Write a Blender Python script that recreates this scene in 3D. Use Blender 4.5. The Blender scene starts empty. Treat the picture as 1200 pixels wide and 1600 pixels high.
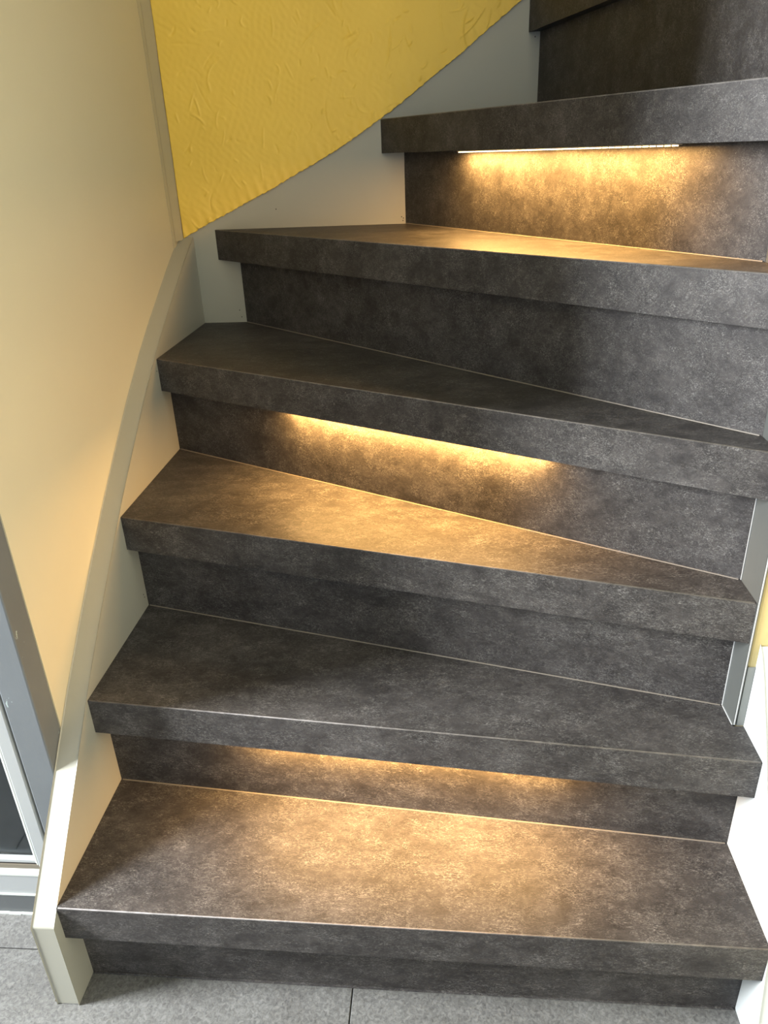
import bpy, bmesh, math, random
import numpy as np
from mathutils import Matrix, Vector

random.seed(7)
rng = np.random.default_rng(11)
sc = bpy.context.scene
C = sc.collection

# ------------------------------------------------------------------ camera
cam_d = bpy.data.cameras.new('camera')
cam_d.sensor_fit = 'VERTICAL'
cam_d.sensor_height = 24.0
cam_d.lens = 24.0 * 1184.3 / 1600.0
cam_d.clip_start = 0.02
cam = bpy.data.objects.new('camera', cam_d)
C.objects.link(cam)
cam.matrix_world = Matrix(((0.99696247, 0.0035901, 0.07780068, 0.5036),
                           (0.0685921, 0.43269442, -0.89892751, -0.9715),
                           (-0.03689116, 0.9015335, 0.43113384, 1.0508),
                           (0, 0, 0, 1)))
sc.camera = cam

# ------------------------------------------------------------------ world, daylight, exposure
world = bpy.data.worlds.new('sky')
sc.world = world
world.use_nodes = True
bg = world.node_tree.nodes['Background']
bg.inputs['Color'].default_value = (0.33, 0.57, 1.0, 1)
bg.inputs['Strength'].default_value = 0.93


def area(name, loc, direction, sx, sy, watts, col, up=Vector((0, 0, 1)), spread=math.pi):
    l = bpy.data.lights.new(name, 'AREA')
    l.shape = 'RECTANGLE'
    l.size = sx
    l.size_y = sy
    l.energy = watts
    l.color = col
    l.spread = spread
    o = bpy.data.objects.new(name, l)
    C.objects.link(o)
    z = -Vector(direction).normalized()
    x = Vector(up).cross(z)
    if x.length < 1e-4:
        x = Vector((1, 0, 0))
    x.normalize()
    y = z.cross(x)
    m = Matrix((x, y, z)).transposed().to_4x4()
    m.translation = loc
    o.matrix_world = m
    return o


# daylight through the tall window of the hall, left of the foot of the stairs
area('window_daylight', (-2.47, -0.86, 1.65), (1, 0.2, -0.45), 0.7, 1.3, 500, (0.91, 0.95, 1.0))

sc.view_settings.view_transform = 'Standard'
sc.view_settings.look = 'None'
sc.view_settings.gamma = 1
sc.view_settings.use_curve_mapping = False
sc.view_settings.exposure = 0.0
sc.cycles.use_denoising = True
sc.cycles.max_bounces = 10
sc.cycles.diffuse_bounces = 6
sc.cycles.caustics_reflective = False
sc.cycles.caustics_refractive = False
sc.cycles.sample_clamp_indirect = 6

# ------------------------------------------------------------------ materials


class N:
    """small node graph helper"""

    def __init__(self, name):
        self.m = bpy.data.materials.new(name)
        self.m.use_nodes = True
        self.t = self.m.node_tree
        self.t.nodes.clear()
        self.out = self.add('ShaderNodeOutputMaterial')
        self.b = self.add('ShaderNodeBsdfPrincipled')
        self.link(self.b, 'BSDF', self.out, 'Surface')

    def add(self, k, **kw):
        n = self.t.nodes.new(k)
        for a, v in kw.items():
            setattr(n, a, v)
        return n

    def link(self, a, ao, b, bi):
        self.t.links.new(a.outputs[ao], b.inputs[bi])

    def coord(self, scale=(1, 1, 1), rot=(0, 0, 0)):
        tc = self.add('ShaderNodeTexCoord')
        mp = self.add('ShaderNodeMapping')
        mp.inputs['Scale'].default_value = scale
        mp.inputs['Rotation'].default_value = rot
        self.link(tc, 'Object', mp, 'Vector')
        return mp

    def noise(self, mp, scale, detail=4, rough=0.55, dist=0.0):
        n = self.add('ShaderNodeTexNoise')
        n.inputs['Scale'].default_value = scale
        n.inputs['Detail'].default_value = detail
        n.inputs['Roughness'].default_value = rough
        n.inputs['Distortion'].default_value = dist
        self.link(mp, 'Vector', n, 'Vector')
        return n

    def ramp(self, src, out, stops):
        r = self.add('ShaderNodeValToRGB')
        e = r.color_ramp.elements
        e[0].position, e[0].color = stops[0][0], (*stops[0][1], 1)
        e[1].position, e[1].color = stops[-1][0], (*stops[-1][1], 1)
        for p, c in stops[1:-1]:
            q = e.new(p)
            q.color = (*c, 1)
        self.link(src, out, r, 'Fac')
        return r

    def mix(self, kind, fac, a, b):
        x = self.add('ShaderNodeMix', data_type='RGBA', blend_type=kind)
        for key, idx in ((a, 6), (b, 7)):
            if isinstance(key, tuple) and isinstance(key[0], (int, float)):
                x.inputs[idx].default_value = (*key, 1)
            else:
                self.t.links.new(key[0].outputs[key[1]], x.inputs[idx])
        if isinstance(fac, (int, float)):
            x.inputs[0].default_value = fac
        else:
            self.t.links.new(fac[0].outputs[fac[1]], x.inputs[0])
        return (x, 2)

    def bump(self, src, out, strength, dist):
        n = self.add('ShaderNodeBump')
        n.inputs['Strength'].default_value = strength
        n.inputs['Distance'].default_value = dist
        self.link(src, out, n, 'Height')
        self.link(n, 'Normal', self.b, 'Normal')
        return n

    def color(self, src):
        self.t.links.new(src[0].outputs[src[1]], self.b.inputs['Base Color'])

    def set(self, **kw):
        for k, v in kw.items():
            i = self.b.inputs[k.replace('_', ' ')]
            i.default_value = (*v, 1) if isinstance(v, tuple) else v
        return self.m


def concrete(name, dark, mid, light, rough=0.42):
    """dark concrete-look laminate: cloudy brown grey with fine pale scuffs"""
    g = N(name)
    mp = g.coord((1.0, 1.5, 1.5))
    big = g.noise(mp, 6.5, 6, 0.66, 0.4)
    med = g.noise(mp, 46, 7, 0.72, 0.7)
    base = g.ramp(big, 0, [(0.32, dark), (0.52, mid), (0.72, light)])
    mr = g.ramp(med, 0, [(0.33, (0.62, 0.61, 0.61)), (0.5, (0.97, 0.97, 0.97)), (0.67, (1.42, 1.40, 1.38))])
    c = g.mix('MULTIPLY', 1.0, (base, 0), (mr, 0))
    # two sets of short pale scuffs, crossing
    bws = []
    for rot, sc_ in ((0.5, 250), (-0.7, 330)):
        fine = g.noise(g.coord((0.55, 1.5, 1.5), (rot * 0.5, rot, rot)), sc_, 3, 0.72, 1.8)
        patch = g.noise(mp, 17 if rot > 0 else 26, 5, 0.65, 0.4)
        fr = g.ramp(fine, 0, [(0.50, (0, 0, 0)), (0.74, (1, 1, 1))])
        pr = g.ramp(patch, 0, [(0.42, (0.09, 0.09, 0.09)), (0.66, (0.80, 0.80, 0.80))])
        k = g.mix('MULTIPLY', 1.0, (fr, 0), (pr, 0))
        sep = g.add('ShaderNodeRGBToBW')
        g.t.links.new(k[0].outputs[k[1]], sep.inputs[0])
        bws.append(sep)
    c2 = g.mix('MIX', (bws[0], 0), c, (0.22, 0.208, 0.193))
    c2 = g.mix('MIX', (bws[1], 0), c2, (0.24, 0.228, 0.212))
    g.color(c2)
    rr = g.add('ShaderNodeMapRange')
    g.link(med, 0, rr, 'Value')
    rr.inputs['To Min'].default_value = rough + 0.0
    rr.inputs['To Max'].default_value = rough + 0.18
    g.link(rr, 0, g.b, 'Roughness')
    g.bump(fine, 0, 0.12, 0.001)
    return g.set(Specular_IOR_Level=0.17)


def paint(name, col, rough=0.45, var=0.06, bump=0.05, scale=40):
    g = N(name)
    mp = g.coord()
    n1 = g.noise(mp, 3.0, 4, 0.6)
    lo = tuple(max(0, c * (1 - var)) for c in col)
    hi = tuple(min(1, c * (1 + var)) for c in col)
    g.color((g.ramp(n1, 0, [(0.3, lo), (0.7, hi)]), 0))
    n2 = g.noise(mp, scale, 3, 0.5)
    g.bump(n2, 0, bump, 0.002)
    return g.set(Roughness=rough)


def chipped(name, col, chip, amount=0.66, rough=0.5):
    """old gloss paint with small knocks and chips"""
    g = N(name)
    mp = g.coord((1, 1, 0.5))
    n = g.noise(mp, 55, 5, 0.7, 0.3)
    f = g.ramp(n, 0, [(amount, (0, 0, 0)), (amount + 0.02, (1, 1, 1))])
    bw = g.add('ShaderNodeRGBToBW')
    g.link(f, 0, bw, 0)
    n1 = g.noise(g.coord(), 6, 4, 0.6)
    b = g.ramp(n1, 0, [(0.3, tuple(c * 0.92 for c in col)), (0.7, tuple(min(1, c * 1.06) for c in col))])
    g.color(g.mix('MIX', (bw, 0), (b, 0), chip))
    g.bump(n, 0, 0.12, 0.002)
    return g.set(Roughness=rough)


M = {}
M['laminate'] = concrete('dark_concrete_laminate', (0.024, 0.0216, 0.0207), (0.036, 0.0327, 0.0310), (0.054, 0.0498, 0.0475))
M['edge'] = concrete('pale_laminate_edge', (0.13, 0.12, 0.11), (0.17, 0.155, 0.145), (0.22, 0.205, 0.19), 0.35)  # paler tone for the line along the top front edge
M['bead_brown'] = paint('brown_sealant', (0.17, 0.145, 0.115), 0.5)
M['bead_grey'] = paint('grey_sealant', (0.33, 0.33, 0.315), 0.5)
M['cream'] = paint('cream_wall_paint', (0.51, 0.465, 0.335), 0.5, 0.03, 0.03)
M['plinth'] = paint('grey_plinth_paint', (0.22, 0.225, 0.205), 0.5, 0.12, 0.1)
M['board'] = paint('blue_grey_board', (0.42, 0.46, 0.50), 0.6, 0.2, 0.1)
M['cream_shaded'] = paint('shaded_cream_paint', (0.37, 0.325, 0.215), 0.5, 0.03, 0.03)  # wall cream darkened: corner shade put into the batten's colour
M['hall'] = paint('pale_hall_paint', (0.72, 0.68, 0.54), 0.6)
M['stringer'] = paint('pale_stringer_paint', (0.31, 0.302, 0.25), 0.42, 0.03, 0.04)
M['white'] = paint('white_paint', (0.47, 0.49, 0.475), 0.45, 0.03, 0.05)
M['grey_green'] = paint('grey_lining_paint', (0.066, 0.069, 0.063), 0.42, 0.06, 0.08)
M['frame'] = chipped('grey_frame_paint', (0.115, 0.125, 0.13), (0.35, 0.42, 0.40), 0.70)
M['leaf'] = paint('pale_grey_door_paint', (0.30, 0.31, 0.305), 0.4, 0.05, 0.06)
M['bead_white'] = paint('pale_bead_paint', (0.48, 0.50, 0.46), 0.4)
M['sill'] = chipped('dark_sill_paint', (0.08, 0.085, 0.085), (0.5, 0.6, 0.57), 0.665)
M['gap'] = paint('dark_rebate', (0.03, 0.026, 0.022), 0.7)
M['rebate_brown'] = paint('brown_rebate', (0.12, 0.10, 0.07), 0.6)
M['ceiling'] = paint('ceiling_paint', (0.25, 0.24, 0.21), 0.7)
M['hole'] = paint('nail_hole_dark', (0.03, 0.025, 0.02), 0.8)
M['alu'] = N('strip_profile_aluminium').set(Base_Color=(0.5, 0.48, 0.45), Metallic=0.9, Roughness=0.35)
M['grout'] = paint('tile_grout', (0.16, 0.16, 0.155), 0.85)


def plaster():
    g = N('yellow_plaster')
    mp = g.coord()
    n1 = g.noise(mp, 4, 4, 0.6)
    g.color((g.ramp(n1, 0, [(0.3, (0.71, 0.475, 0.068)), (0.7, (0.77, 0.525, 0.080))]), 0))
    n2 = g.noise(mp, 90, 4, 0.55, 0.5)
    g.bump(n2, 0, 0.16, 0.002)
    return g.set(Roughness=0.6)


M['plaster'] = plaster()
M['plaster_pale'] = paint('overexposed_yellow_plaster', (0.52, 0.42, 0.19), 0.65, 0.12, 0.25, 60)  # paler yellow: washed-out look of strong light put into the colour


def stone():
    g = N('grey_stone_tile')
    mp = g.coord()
    big = g.noise(mp, 6, 6, 0.65, 0.5)
    base = g.ramp(big, 0, [(0.30, (0.085, 0.082, 0.076)), (0.55, (0.115, 0.113, 0.106)), (0.75, (0.145, 0.143, 0.136))])
    fine = g.noise(mp, 190, 4, 0.7, 0.8)
    fr = g.ramp(fine, 0, [(0.30, (0.5, 0.5, 0.5)), (0.5, (1, 1, 1)), (0.70, (1.5, 1.5, 1.5))])
    c = g.mix('MULTIPLY', 1.0, (base, 0), (fr, 0))
    v = g.noise(g.coord((1, 1.3, 1), (0, 0, 0.6)), 5, 5, 0.6, 0.9)
    vr = g.ramp(v, 0, [(0.485, (0, 0, 0)), (0.50, (0.16, 0.16, 0.16)), (0.515, (0, 0, 0))])
    bw = g.add('ShaderNodeRGBToBW')
    g.link(vr, 0, bw, 0)
    g.color(g.mix('MIX', (bw, 0), c, (0.25, 0.25, 0.24)))
    g.bump(fine, 0, 0.10, 0.001)
    return g.set(Roughness=0.5)


M['stone'] = stone()


def glass():
    g = N('door_glass')
    mp = g.coord()
    n = g.noise(mp, 30, 4, 0.6)
    g.bump(n, 0, 0.03, 0.002)
    return g.set(Base_Color=(0.55, 0.64, 0.68), Roughness=0.06, Transmission_Weight=1.0, IOR=1.5)


M['glass'] = glass()


def led_mat():
    g = N('warm_led_light')
    return g.set(Base_Color=(1, 0.8, 0.5), Emission_Color=(1.0, 0.72, 0.36), Emission_Strength=7.0)


M['led'] = led_mat()
g_ = N('led_strip_diffuser')
M['diffuser'] = g_.set(Base_Color=(0.9, 0.75, 0.5), Roughness=0.4, Emission_Color=(1.0, 0.6, 0.22), Emission_Strength=0.05)

# ------------------------------------------------------------------ mesh helpers


def wloc(o):
    v = Vector((0, 0, 0))
    while o is not None:
        v = v + o.location
        o = o.parent
    return v


def obj(name, bm, mat, parent=None, origin=None, smooth=False, bevel=0.0, seg=2):
    """link a bmesh given in world coordinates as one mesh object"""
    base = wloc(parent) if parent is not None else Vector((0, 0, 0))
    org = Vector(origin) if origin is not None else base.copy()
    if bevel > 0:
        bmesh.ops.remove_doubles(bm, verts=bm.verts, dist=1e-6)
        ed = [e for e in bm.edges if len(e.link_faces) == 2 and e.calc_face_angle(0) > 0.5]
        bmesh.ops.bevel(bm, geom=ed, offset=bevel, segments=seg, profile=0.5, affect='EDGES', clamp_overlap=True)
    bmesh.ops.recalc_face_normals(bm, faces=bm.faces)
    bmesh.ops.translate(bm, verts=bm.verts, vec=-org)
    me = bpy.data.meshes.new(name)
    bm.to_mesh(me)
    bm.free()
    if smooth:
        for p in me.polygons:
            p.use_smooth = True
    me.materials.append(mat)
    o = bpy.data.objects.new(name, me)
    C.objects.link(o)
    if parent is not None:
        o.parent = parent
    o.location = org - base
    return o


def box(bm, x0, x1, y0, y1, z0, z1):
    v = [bm.verts.new((x, y, z)) for x in (x0, x1) for y in (y0, y1) for z in (z0, z1)]
    for f in ((0, 1, 3, 2), (4, 6, 7, 5), (0, 4, 5, 1), (2, 3, 7, 6), (0, 2, 6, 4), (1, 5, 7, 3)):
        bm.faces.new([v[i] for i in f])
    return bm


def boxbm(*a):
    return box(bmesh.new(), *a)


def prism(bm, pts, lift):
    """pts: list of 3D points of one cap; lift: vector to the other cap"""
    a = [bm.verts.new(p) for p in pts]
    l = Vector(lift)
    b = [bm.verts.new(Vector(p) + l) for p in pts]
    n = len(pts)
    bm.faces.new(a)
    bm.faces.new(b[::-1])
    for i in range(n):
        bm.faces.new((a[i], a[(i + 1) % n], b[(i + 1) % n], b[i]))
    return bm


def slab(poly, z0, z1):
    return prism(bmesh.new(), [(x, y, z0) for x, y in poly], (0, 0, z1 - z0))


def bar(p, q, r, n=8):
    """thin round bar between two points"""
    bm = bmesh.new()
    p, q = Vector(p), Vector(q)
    d = (q - p).normalized()
    u = d.cross(Vector((0, 0, 1)))
    if u.length < 1e-3:
        u = Vector((1, 0, 0))
    u.normalize()
    w = d.cross(u)
    rings = []
    for c in (p, q):
        rings.append([bm.verts.new(c + r * (math.cos(2 * math.pi * i / n) * u + math.sin(2 * math.pi * i / n) * w)) for i in range(n)])
    for i in range(n):
        j = (i + 1) % n
        bm.faces.new((rings[0][i], rings[0][j], rings[1][j], rings[1][i]))
    bm.faces.new(rings[0][::-1])
    bm.faces.new(rings[1])
    return bm


def structure(name, bm, mat, **kw):
    o = obj(name, bm, mat, **kw)
    o['kind'] = 'structure'
    return o


def thing(name, label, cat, loc, group=None):
    o = bpy.data.objects.new(name, None)
    o.empty_display_size = 0.1
    o.location = loc
    o['label'] = label
    o['category'] = cat
    if group:
        o['group'] = group
    C.objects.link(o)
    return o


# ------------------------------------------------------------------ measures of the staircase
H = 0.185
Z = lambda k: 0.1772 + (k - 1) * H
T = 0.0573
D = 0.6266          # face of the back stringer
W = 0.8894          # face of the right stringer
W2 = 0.8759         # face of the newel lining
FY = -0.1775        # front of the newel wall
HALL_L, HALL_B, TOP = -2.5, -2.3, 2.55

# ------------------------------------------------------------------ floor with its tiles
floor = structure('floor', boxbm(HALL_L, 1.9, HALL_B - 3.5, 1.6, -0.06, -0.008), M['grout'])  # base runs on past the hall, unseen, to cut light from below
xs = [0.376 + 0.6 * i for i in range(-6, 4)]
ys = [-0.276 + 0.6 * j for j in range(-4, 4)]
for i in range(len(xs) - 1):
    for j in range(len(ys) - 1):
        x0, x1 = max(xs[i] + 0.0008, HALL_L), min(xs[i + 1] - 0.0008, 1.9)
        y0, y1 = max(ys[j] + 0.0008, HALL_B), min(ys[j + 1] - 0.0008, 1.6)
        if x1 - x0 < 0.02 or y1 - y0 < 0.02:
            continue
        obj('tile', boxbm(x0, x1, y0, y1, -0.008, 0.0), M['stone'], floor, bevel=0.0008, seg=1)

# ------------------------------------------------------------------ walls and ceiling
structure('ceiling', boxbm(HALL_L - 0.1, 2.0, HALL_B, 1.7, TOP, TOP + 0.1), M['ceiling'])
structure('wall_left', boxbm(-0.09, -0.0318, -0.178, 0.5895, 0.0, TOP), M['cream'])


def curve_z(x):
    px = [-0.05, -0.0189, 0.0477, 0.1693, 0.3053, 0.408, 0.5384, 0.6438, 1.2, 2.0]
    pz = [0.888, 0.9035, 0.9343, 0.9882, 1.0536, 1.1136, 1.2016, 1.278, 1.69, 2.28]
    return np.interp(x, px, pz)


# yellow plaster of the back wall: a worked surface with trowel marks
def back_wall():
    nx, nz = 500, 330
    x = np.linspace(-0.0188, 0.74, nx)
    ztop = 1.45
    edge = curve_z(x) + 0.0005
    wob = np.zeros(nx)
    for f, a in ((110, 0.0006), (240, 0.0007), (470, 0.0007), (800, 0.0006)):
        wob += a * np.sin(f * x + rng.uniform(0, 6)) * np.sin(0.37 * f * x + rng.uniform(0, 6))
    edge = edge + wob
    s = np.linspace(0, 1, nz) ** 1.0
    X = np.repeat(x[:, None], nz, 1)
    Zz = edge[:, None] + (ztop - edge[:, None]) * s[None, :]
    Zz = np.maximum(Zz, edge[:, None])
    Hh = np.zeros_like(X)
    # slow waviness
    for _ in range(14):
        fx, fz = rng.uniform(8, 45, 2)
        Hh += 0.00028 * np.sin(fx * X + rng.uniform(0, 6)) * np.sin(fz * Zz + rng.uniform(0, 6))
    # trowel ridges
    for _ in range(330):
        cx, cz = rng.uniform(0, 0.74), rng.uniform(0.92, 1.42)
        ln = rng.choice([0.006, 0.010, 0.018, 0.035], p=[.4, .32, .2, .08])
        a = math.pi / 2 + rng.normal(0, 0.45) if rng.random() < 0.6 else rng.uniform(0, math.pi)
        k = rng.normal(0, 28 if ln < 0.015 else 9)
        wd = rng.uniform(0.0009, 0.0017)
        hgt = rng.uniform(0.0007, 0.0020) * (1 if rng.random() < 0.75 else -0.8)
        m = (abs(X - cx) < ln + 0.01) & (abs(Zz - cz) < ln + 0.01)
        if not m.any():
            continue
        dx, dz = X[m] - cx, Zz[m] - cz
        u = dx * math.cos(a) + dz * math.sin(a)
        v = -dx * math.sin(a) + dz * math.cos(a) - k * u * u
        prof = np.exp(-(v / wd) ** 2) * np.clip(1.2 - (abs(u) / ln) ** 2 * 1.2, 0, 1)
        # one side steep, other side a soft drag
        prof += 0.35 * np.exp(-np.clip(v, 0, 1) / (3.5 * wd)) * (v > 0) * np.clip(1 - (abs(u) / ln) ** 2, 0, 1)
        Hh[m] += hgt * prof
    # lumpy lower hem
    near = np.exp(-(Zz - edge[:, None]) / 0.022)
    Hh += near * (0.0007 * np.sin(150 * X + 3 * np.sin(40 * Zz)) * np.sin(160 * Zz + 60 * X) + 0.0007 * np.sin(310 * X + 90 * Zz))
    Y = (D - 0.0035) - Hh - 0.0015 * near
    # fine grain of the plaster, drawn out by the trowel
    for _ in range(40):
        fx, fz = rng.uniform(120, 620), rng.uniform(90, 420)
        Y += 0.000032 * np.sin(fx * X + fz * 0.4 * Zz + rng.uniform(0, 6) + 1.5 * np.sin(60 * Zz)) * np.sin(fz * Zz + rng.uniform(0, 6))
    co = [tuple(c) for c in np.stack([X, Y, Zz], -1).reshape(-1, 3)]
    fc = [(i * nz + j, (i + 1) * nz + j, (i + 1) * nz + j + 1, i * nz + j + 1) for i in range(nx - 1) for j in range(nz - 1)]
    n0 = len(co)
    co += [(x[i], D + 0.002, edge[i]) for i in range(nx)]
    fc += [(i * nz, n0 + i, n0 + i + 1, (i + 1) * nz) for i in range(nx - 1)]
    n1 = len(co)
    co += [(x[0], D + 0.002, Zz[0, j]) for j in range(nz)]
    fc += [(j, j + 1, n1 + j + 1, n1 + j) for j in range(nz - 1)]
    me = bpy.data.meshes.new('plaster_skin')
    me.from_pydata(co, [], fc)
    me.polygons.foreach_set('use_smooth', [True] * len(me.polygons))
    me.materials.append(M['plaster'])
    wb = structure('wall_back', boxbm(-0.09, 1.9, D + 0.034, D + 0.12, 0.0, TOP), M['plaster'])
    sk = bpy.data.objects.new('plaster_skin', me)
    C.objects.link(sk)
    sk.parent = wb
    obj('plaster_upper', boxbm(-0.0188, 1.9, D - 0.003, D + 0.034, 1.4503, TOP), M['plaster'], wb)
    def strip(x0, x1, y0):
        q = [(x0, y0, 1.45), (x1, y0, 1.45)]
        q += [(float(v), y0, min(1.449, float(curve_z(v)) + 0.003)) for v in np.linspace(x1, x0, 24)]
        return prism(bmesh.new(), q, (0, D + 0.033 - y0, 0))
    obj('plaster_backing', strip(-0.0188, 0.74, D + 0.0021), M['plaster'], wb)
    obj('plaster_side', strip(0.7403, 0.86, D - 0.003), M['plaster'], wb)


back_wall()

# corner batten between cream panel and yellow plaster
tr = structure('trim_1', prism(bmesh.new(), [(-0.0316, .5905, .86), (-0.0290, .5990, .86), (-0.0290, .66, .86), (-0.05, .66, .86), (-0.05, .5905, .86)], (0, 0, TOP - .86)), M['cream_shaded'])
obj('corner_batten', prism(bmesh.new(), [(-0.0287, .6000, .90), (-0.0190, .6262, .90), (-0.0190, .66, .90), (-0.0287, .66, .90)], (0, 0, TOP - .90)), M['cream_shaded'], tr)

# unseen header added behind the camera to keep sky light off the upper stairs
structure('wall_light_stop', boxbm(HALL_L - 0.1, 0.98, HALL_B - 0.1, HALL_B, 1.95, TOP), M['cream'])
# newel wall and hall wall on the right
structure('wall_right', boxbm(0.8797, 1.9, FY, -0.0285, 0.0, TOP), M['plaster_pale'], bevel=0.003)
structure('wall_hall', boxbm(0.9035, 0.98, HALL_B, FY - 0.0005, 0.0, TOP), M['hall'])
structure('wall_landing', boxbm(1.9, 1.98, FY, D + 0.12, 0.0, TOP), M['plaster'])

# hall side with the tall window that brings the daylight in
hl = structure('wall_window', boxbm(HALL_L - 0.1, HALL_L, HALL_B, -1.25, 0.0, TOP), M['cream'])
obj('window_breast', boxbm(HALL_L - 0.1, HALL_L, -1.25, -0.47, 0.0, 0.95), M['cream'], hl)
obj('window_head', boxbm(HALL_L - 0.1, HALL_L, -1.25, -0.47, 2.35, TOP), M['cream'], hl)
obj('window_pier', boxbm(HALL_L - 0.1, HALL_L, -0.47, -0.1, 0.0, TOP), M['cream'], hl)

# ------------------------------------------------------------------ glazed door beside the stairs
door = bpy.data.objects.new('door_1', None)
door.location = (-0.35, -0.2, 0)
door['kind'] = 'structure'
C.objects.link(door)
DL = -0.95
fr = obj('frame_post', boxbm(-0.0745, -0.0322, -0.2195, -0.1785, 0.0, TOP), M['frame'], door, bevel=0.0022, seg=3)
obj('frame_rebate', boxbm(-0.0797, -0.0745, -0.196, -0.1785, 0.041, 2.1), M['gap'], door)
obj('frame_head', boxbm(DL - 0.05, -0.0745, -0.2195, -0.1785, 2.1, 2.16), M['frame'], door, bevel=0.002)
obj('frame_post', boxbm(DL - 0.05, DL, -0.2195, -0.1785, 0.0, 2.1), M['frame'], door, bevel=0.002)
leaf = obj('leaf_stile', boxbm(-0.1010, -0.0797, -0.2175, -0.184, 0.0405, 2.09), M['leaf'], door, bevel=0.002)
obj('leaf_stile', boxbm(DL + 0.002, DL + 0.03, -0.2175, -0.184, 0.0405, 2.09), M['leaf'], door, bevel=0.002)
obj('glazing_bead', boxbm(-0.1042, -0.1011, -0.2165, -0.200, 0.1045, 2.05), M['bead_white'], door, bevel=0.001)
obj('glazing_bead', boxbm(-0.1078, -0.1045, -0.2135, -0.200, 0.1045, 2.05), M['bead_white'], door, bevel=0.001)
rail = obj('bottom_rail', boxbm(DL + 0.03, -0.1011, -0.2175, -0.184, 0.0405, 0.0815), M['leaf'], door, bevel=0.001)
obj('rail_lip', boxbm(DL + 0.03, -0.1011, -0.2185, -0.190, 0.0816, 0.0865), M['bead_white'], rail, bevel=0.001)
obj('rail_drip', boxbm(DL + 0.03, -0.0797, -0.2200, -0.2177, 0.0405, 0.0432), M['bead_white'], rail)
obj('bottom_bead', boxbm(DL + 0.03, -0.1011, -0.2085, -0.19, 0.0866, 0.0945), M['rebate_brown'], door)
obj('glazing_gap', boxbm(DL + 0.03, -0.1080, -0.2065, -0.19, 0.0946, 0.0985), M['gap'], door)  # dark strip filling the gap between the bottom beads
obj('bottom_bead', boxbm(DL + 0.03, -0.1080, -0.2080, -0.19, 0.0986, 0.1045), M['leaf'], door, bevel=0.0008)
obj('glass_pane', boxbm(DL + 0.03, -0.1045, -0.1990, -0.194, 0.1046, 2.05), M['glass'], door)
obj('glass_lightener_board', boxbm(DL + 0.03, -0.1045, -0.1930, -0.1860, 0.1046, 2.05), M['board'], door)  # added behind the pane to lighten the look of the glass
obj('top_rail', boxbm(DL + 0.03, -0.1011, -0.2175, -0.184, 2.05, 2.09), M['leaf'], door)
sill = obj('sill', boxbm(DL - 0.05, -0.0745, -0.2190, -0.1785, 0.0, 0.040), M['sill'], door, bevel=0.0012)
bmS = bmesh.new()
for k in range(46):
    x0 = DL + k * 0.019
    h_ = random.uniform(0.002, 0.0062)
    box(bmS, x0, x0 + 0.0192, -0.2222 - random.uniform(0, 0.0012), -0.2191, 0.0, h_)
obj('floor_sealant', bmS, M['bead_white'], sill)
# wall above the door, and the closed room behind the glass
structure('wall_front', boxbm(HALL_L, -0.0325, -0.2195, -0.1785, 2.161, TOP), M['cream'])
structure('wall_beside_door', boxbm(HALL_L, DL - 0.051, -0.2195, -0.1785, 0.0, 2.16), M['cream'])
structure('wall_store', boxbm(HALL_L, -0.0905, 0.55, 0.6, 0.0, TOP), M['ceiling'])
structure('wall_store_side', boxbm(HALL_L - 0.1, HALL_L, -0.1, 0.6, 0.0, TOP), M['ceiling'])

# ------------------------------------------------------------------ the staircase
stairs = thing('staircase', 'winding staircase clad in dark concrete-look panels between pale stringers', 'staircase', (0.45, -0.31, 0.0))

B = 0.010
treads = {
    1: ([(0, -.338), (W, -.3563)], [(W, -.2029 + B), (0, -.1135 + B)]),
    2: ([(0, -.1505), (W, -.2443)], [(W, -.1795), (W2, -.1795), (W2, -.1391 + B), (0, .0999 + B)]),
    3: ([(0, .0629), (W2, -.1773)], [(W2, -.1233 + B), (0, .3623 + B)]),
    4: ([(0, .3202), (W2, -.1630)], [(W2, -.1065 + B), (.0908 + B * .7, D), (0, D)]),
    5: ([(.0462, D), (W2, -.1360)], [(W2, -.0290), (.4319 + B, D)]),
    6: ([(.3890, D), (W2, -.1395)], [(W2, -.0290), (.8555 + B, -.0283), (.6785 + B, D)]),
    7: ([(.6584, D), (.8350, -.0283)], [(1.12, -.0283), (1.02, D)]),
}
risers = {
    1: ((0, -.3064), (W, -.3169)),
    2: ((0, -.1135), (W, -.2029)),
    3: ((0, .0999), (W2, -.1391)),
    4: ((0, .3623), (W2, -.1228)),
    5: ((.0908, D), (W2, -.1065)),
    6: ((.4319, D), (W2, -.0290)),
    7: ((.6785, D), (.8555, -.0283)),
}
NT = 0.0016
for k, (front, back) in treads.items():
    a, b = Vector(front[0]), Vector(front[1])
    d = (b - a).normalized()
    n = Vector((-d.y, d.x))        # towards the back
    if n.y < 0:
        n = -n
    # follow the side walls: shift of the rear edge of the nosing along each side
    def inset(p, side):
        if side == 'back':        # end lies on y = D
            return Vector((p.x + NT / max(n.x, 0.2), p.y))
        return Vector((p.x, p.y + NT / n.y))
    ia = inset(a, 'back' if abs(a.y - D) < 1e-4 else 'x')
    ib = inset(b, 'x') if k != 7 else Vector((b.x + NT / n.x, b.y))
    g = 0.0
    poly = [tuple(ia + n * g), tuple(ib + n * g)] + back
    tr_ = obj('tread', slab(poly, Z(k) - T, Z(k)), M['laminate'], stairs)
    obj('nosing', slab([tuple(a), tuple(b), tuple(ib), tuple(ia)], Z(k) - T - 0.0004, Z(k) - 0.0003), M['laminate'], tr_)
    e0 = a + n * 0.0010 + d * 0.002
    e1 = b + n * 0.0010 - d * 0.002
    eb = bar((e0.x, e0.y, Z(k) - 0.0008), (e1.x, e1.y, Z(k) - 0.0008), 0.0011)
    obj('nosing_edge', eb, M['edge'], tr_, smooth=True)

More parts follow.
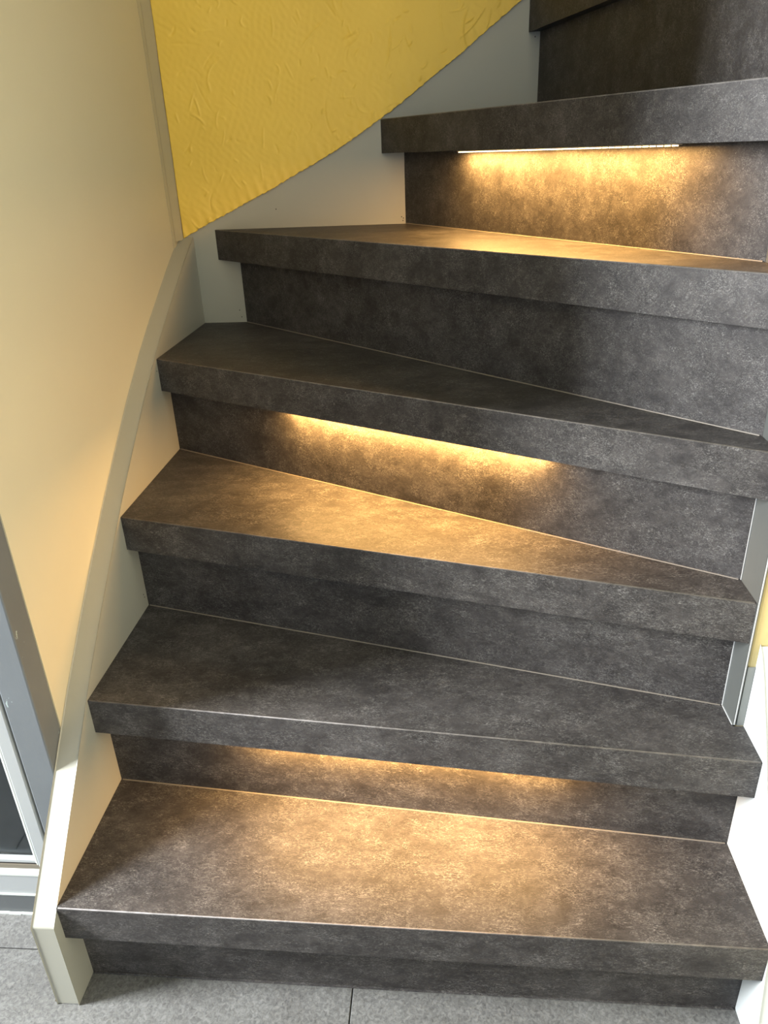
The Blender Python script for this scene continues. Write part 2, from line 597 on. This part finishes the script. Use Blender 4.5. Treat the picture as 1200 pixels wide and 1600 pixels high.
for k, (p, q) in risers.items():
    a, b = Vector(p), Vector(q)
    d = (b - a).normalized()
    n = Vector((-d.y, d.x))
    if n.y < 0:
        n = -n
    th = 0.009
    def back_pt(c):
        if abs(c.y - D) < 1e-3 or (k == 7):
            return Vector((c.x + th / max(n.x, .2), c.y))
        return Vector((c.x, c.y + th / n.y))
    z0 = 0.0 if k == 1 else Z(k - 1)
    ri = obj('riser', slab([tuple(a), tuple(b), tuple(back_pt(b)), tuple(back_pt(a))], z0 + 0.0003, Z(k) - T - 0.0003), M['laminate'], stairs)
    s0 = a - n * 0.0006 + d * 0.003
    s1 = b - n * 0.0006 - d * 0.003
    if k > 1:
        obj('sealant_bead', bar((s0.x, s0.y, z0 + 0.0004), (s1.x, s1.y, z0 + 0.0004), 0.0010, 6), M['bead_brown'], ri)
    else:
        obj('sealant_bead', bar((s0.x, s0.y, z0 + 0.0012), (s1.x, s1.y, z0 + 0.0012), 0.0022, 6), M['laminate'], ri)

# left stringer, its upper edge sweeping up
lp = [(-.3525, 0.0), (-.3525, .1572), (-.2136, .2997), (-.194, .3200), (-.134, .3800), (-.0738, .4350), (0.0, .4985), (.0838, .5687),
      (.16, .6260), (.2323, .6790), (.3277, .7429), (.39, .7800), (.4493, .8120), (.53, .8560), (.6266, .9045), (.6266, 0.0)]
sl = obj('stringer', prism(bmesh.new(), [(-0.0314, y, z) for y, z in lp], (0.0312, 0, 0)), M['stringer'], stairs, bevel=0.0014, seg=2)
# back stringer under the yellow plaster
bx = list(np.linspace(-0.018, 0.868, 26))
bp = [(-0.018, 0.55)] + [(float(x), float(curve_z(x)) + 0.0025) for x in bx] + [(0.868, 0.55)]
sb = obj('stringer', prism(bmesh.new(), [(x, D + 0.0004, z) for x, z in bp], (0, 0.0016, 0)), M['stringer'], stairs)
# right stringer, painted white
rp = [(-.3815, 0.0), (-.3710, .0585), (-.3555, .1536), (-.348, .1900), (-.2334, .4045), (-.2027, .4569), (-.186, .4800), (FY - .001, .4870), (FY - .001, 0.0)]
obj('stringer', prism(bmesh.new(), [(W + 0.0002, y, z) for y, z in rp], (0.0125, 0, 0)), M['white'], stairs, bevel=0.001)
# grey lining on the newel
ln = obj('newel_lining', boxbm(W2 + 0.0002, 0.8795, FY - 0.0008, -0.0287, Z(2) + 0.0004, 2.2), M['grey_green'], stairs)
obj('sealant_bead', bar((W2 + 0.0018, FY - 0.0012, Z(2) + 0.002), (W2 + 0.0018, FY - 0.0012, 2.2), 0.0010, 6), M['bead_grey'], ln)
obj('sealant_bead', bar((W2 - 0.0002, FY, Z(2) + 0.0006), (W2 - 0.0002, -.141, Z(2) + 0.0006), 0.0010, 6), M['bead_grey'], ln)
obj('sealant_bead', bar((W2 - 0.0004, -.1396, Z(2) + 0.001), (W2 - 0.0004, -.1396, Z(3) - T - 0.001), 0.0011, 6), M['bead_grey'], ln)
obj('sealant_bead', bar((W2 - 0.0004, -.1234, Z(3) + 0.001), (W2 - 0.0004, -.1234, Z(4) - T - 0.001), 0.0008, 6), M['bead_grey'], ln)
obj('newel_plinth', boxbm(0.8801, W - 0.0003, FY - 0.0014, FY - 0.0002, Z(2) + 0.0006, 0.455), M['plinth'], stairs)

obj('filler_chip', boxbm(-0.0365, -0.0316, -.350, -.335, 0.0, 0.0025), M['rebate_brown'], sl)
# little nail holes in the stringers
for (x, y, z) in ((0.081, D, 0.7431), (0.078, D, 0.757), (0.175, D, 0.952), (0.4275, D, 0.9275), (0.424, D, 0.930), (0.4265, D, 0.923), (0.67, D, 1.222)):
    obj('nail_hole', bar((x, D + 0.0006, z), (x, D - 0.0002, z), 0.0011, 8), M['hole'], sb)
for (y, z) in ((0.3127, 0.7124), (0.0903, 0.3836), (0.088, 0.390), (-0.02, 0.35)):
    obj('nail_hole', bar((-0.0008, y, z), (0.00015, y, z), 0.0010, 8), M['hole'], sl)

# ------------------------------------------------------------------ LED strips under the treads
strips = {
    2: ((.227, .667), 'warm LED light strip under the second tread up from the floor'),
    4: ((.247, .637), 'warm LED light strip under the fourth tread, halfway up the left stringer'),
    6: ((.533 + 0.0, .7845), 'warm LED light strip with visible dots under the tread near the top right'),
}
WATT = {2: 5.8, 4: 6.6, 6: 6.6}
for k, ((xa, xb), label) in strips.items():
    a, b = Vector(treads[k][0][0]), Vector(treads[k][0][1])
    d = (b - a).normalized()
    n = Vector((-d.y, d.x))
    if n.y < 0:
        n = -n
    off = 0.0225
    o0 = a + n * off
    pa = o0 + d * ((xa - o0.x) / d.x)
    pb = o0 + d * ((xb - o0.x) / d.x)
    zt = Z(k) - T - 0.0006
    mid = (pa + pb) / 2
    st = thing('led_strip', label, 'light strip', (mid.x, mid.y, zt), 'LED strips under the treads')

    def q(s0, s1, w0, w1, z0, z1):
        return slab([tuple(pa + d * s0 + n * w0), tuple(pa + d * s1 + n * w0), tuple(pa + d * s1 + n * w1), tuple(pa + d * s0 + n * w1)], z0, z1)
    L = (pb - pa).length
    obj('profile', q(0, L, -.005, .005, zt - .0008, zt), M['alu'], st)
    obj('diffuser', q(0.001, L - 0.001, -.0045, .0045, zt - .0013, zt - .0009), M['diffuser'], st)
    nl = int(L / 0.0115)
    proto = None
    for i in range(nl):
        s = (i + 0.5) * L / nl
        c = pa + d * s
        if proto is None:
            bm = q(s - .0020, s + .0020, -.0047, .0016, zt - .0029, zt - .0014)
            proto = obj('led', bm, M['led'], st, origin=(c.x, c.y, zt - .002))
        else:
            e = proto.copy()
            C.objects.link(e)
            e.parent = st
            e.location = Vector((c.x, c.y, zt - .002)) - wloc(st)
    lamp = area('led_glow', (mid.x, mid.y, zt - 0.0031), (0, 0, -1), L, 0.006, WATT[k], (1.0, 0.54, 0.16), up=Vector((-d.y, d.x, 0)))
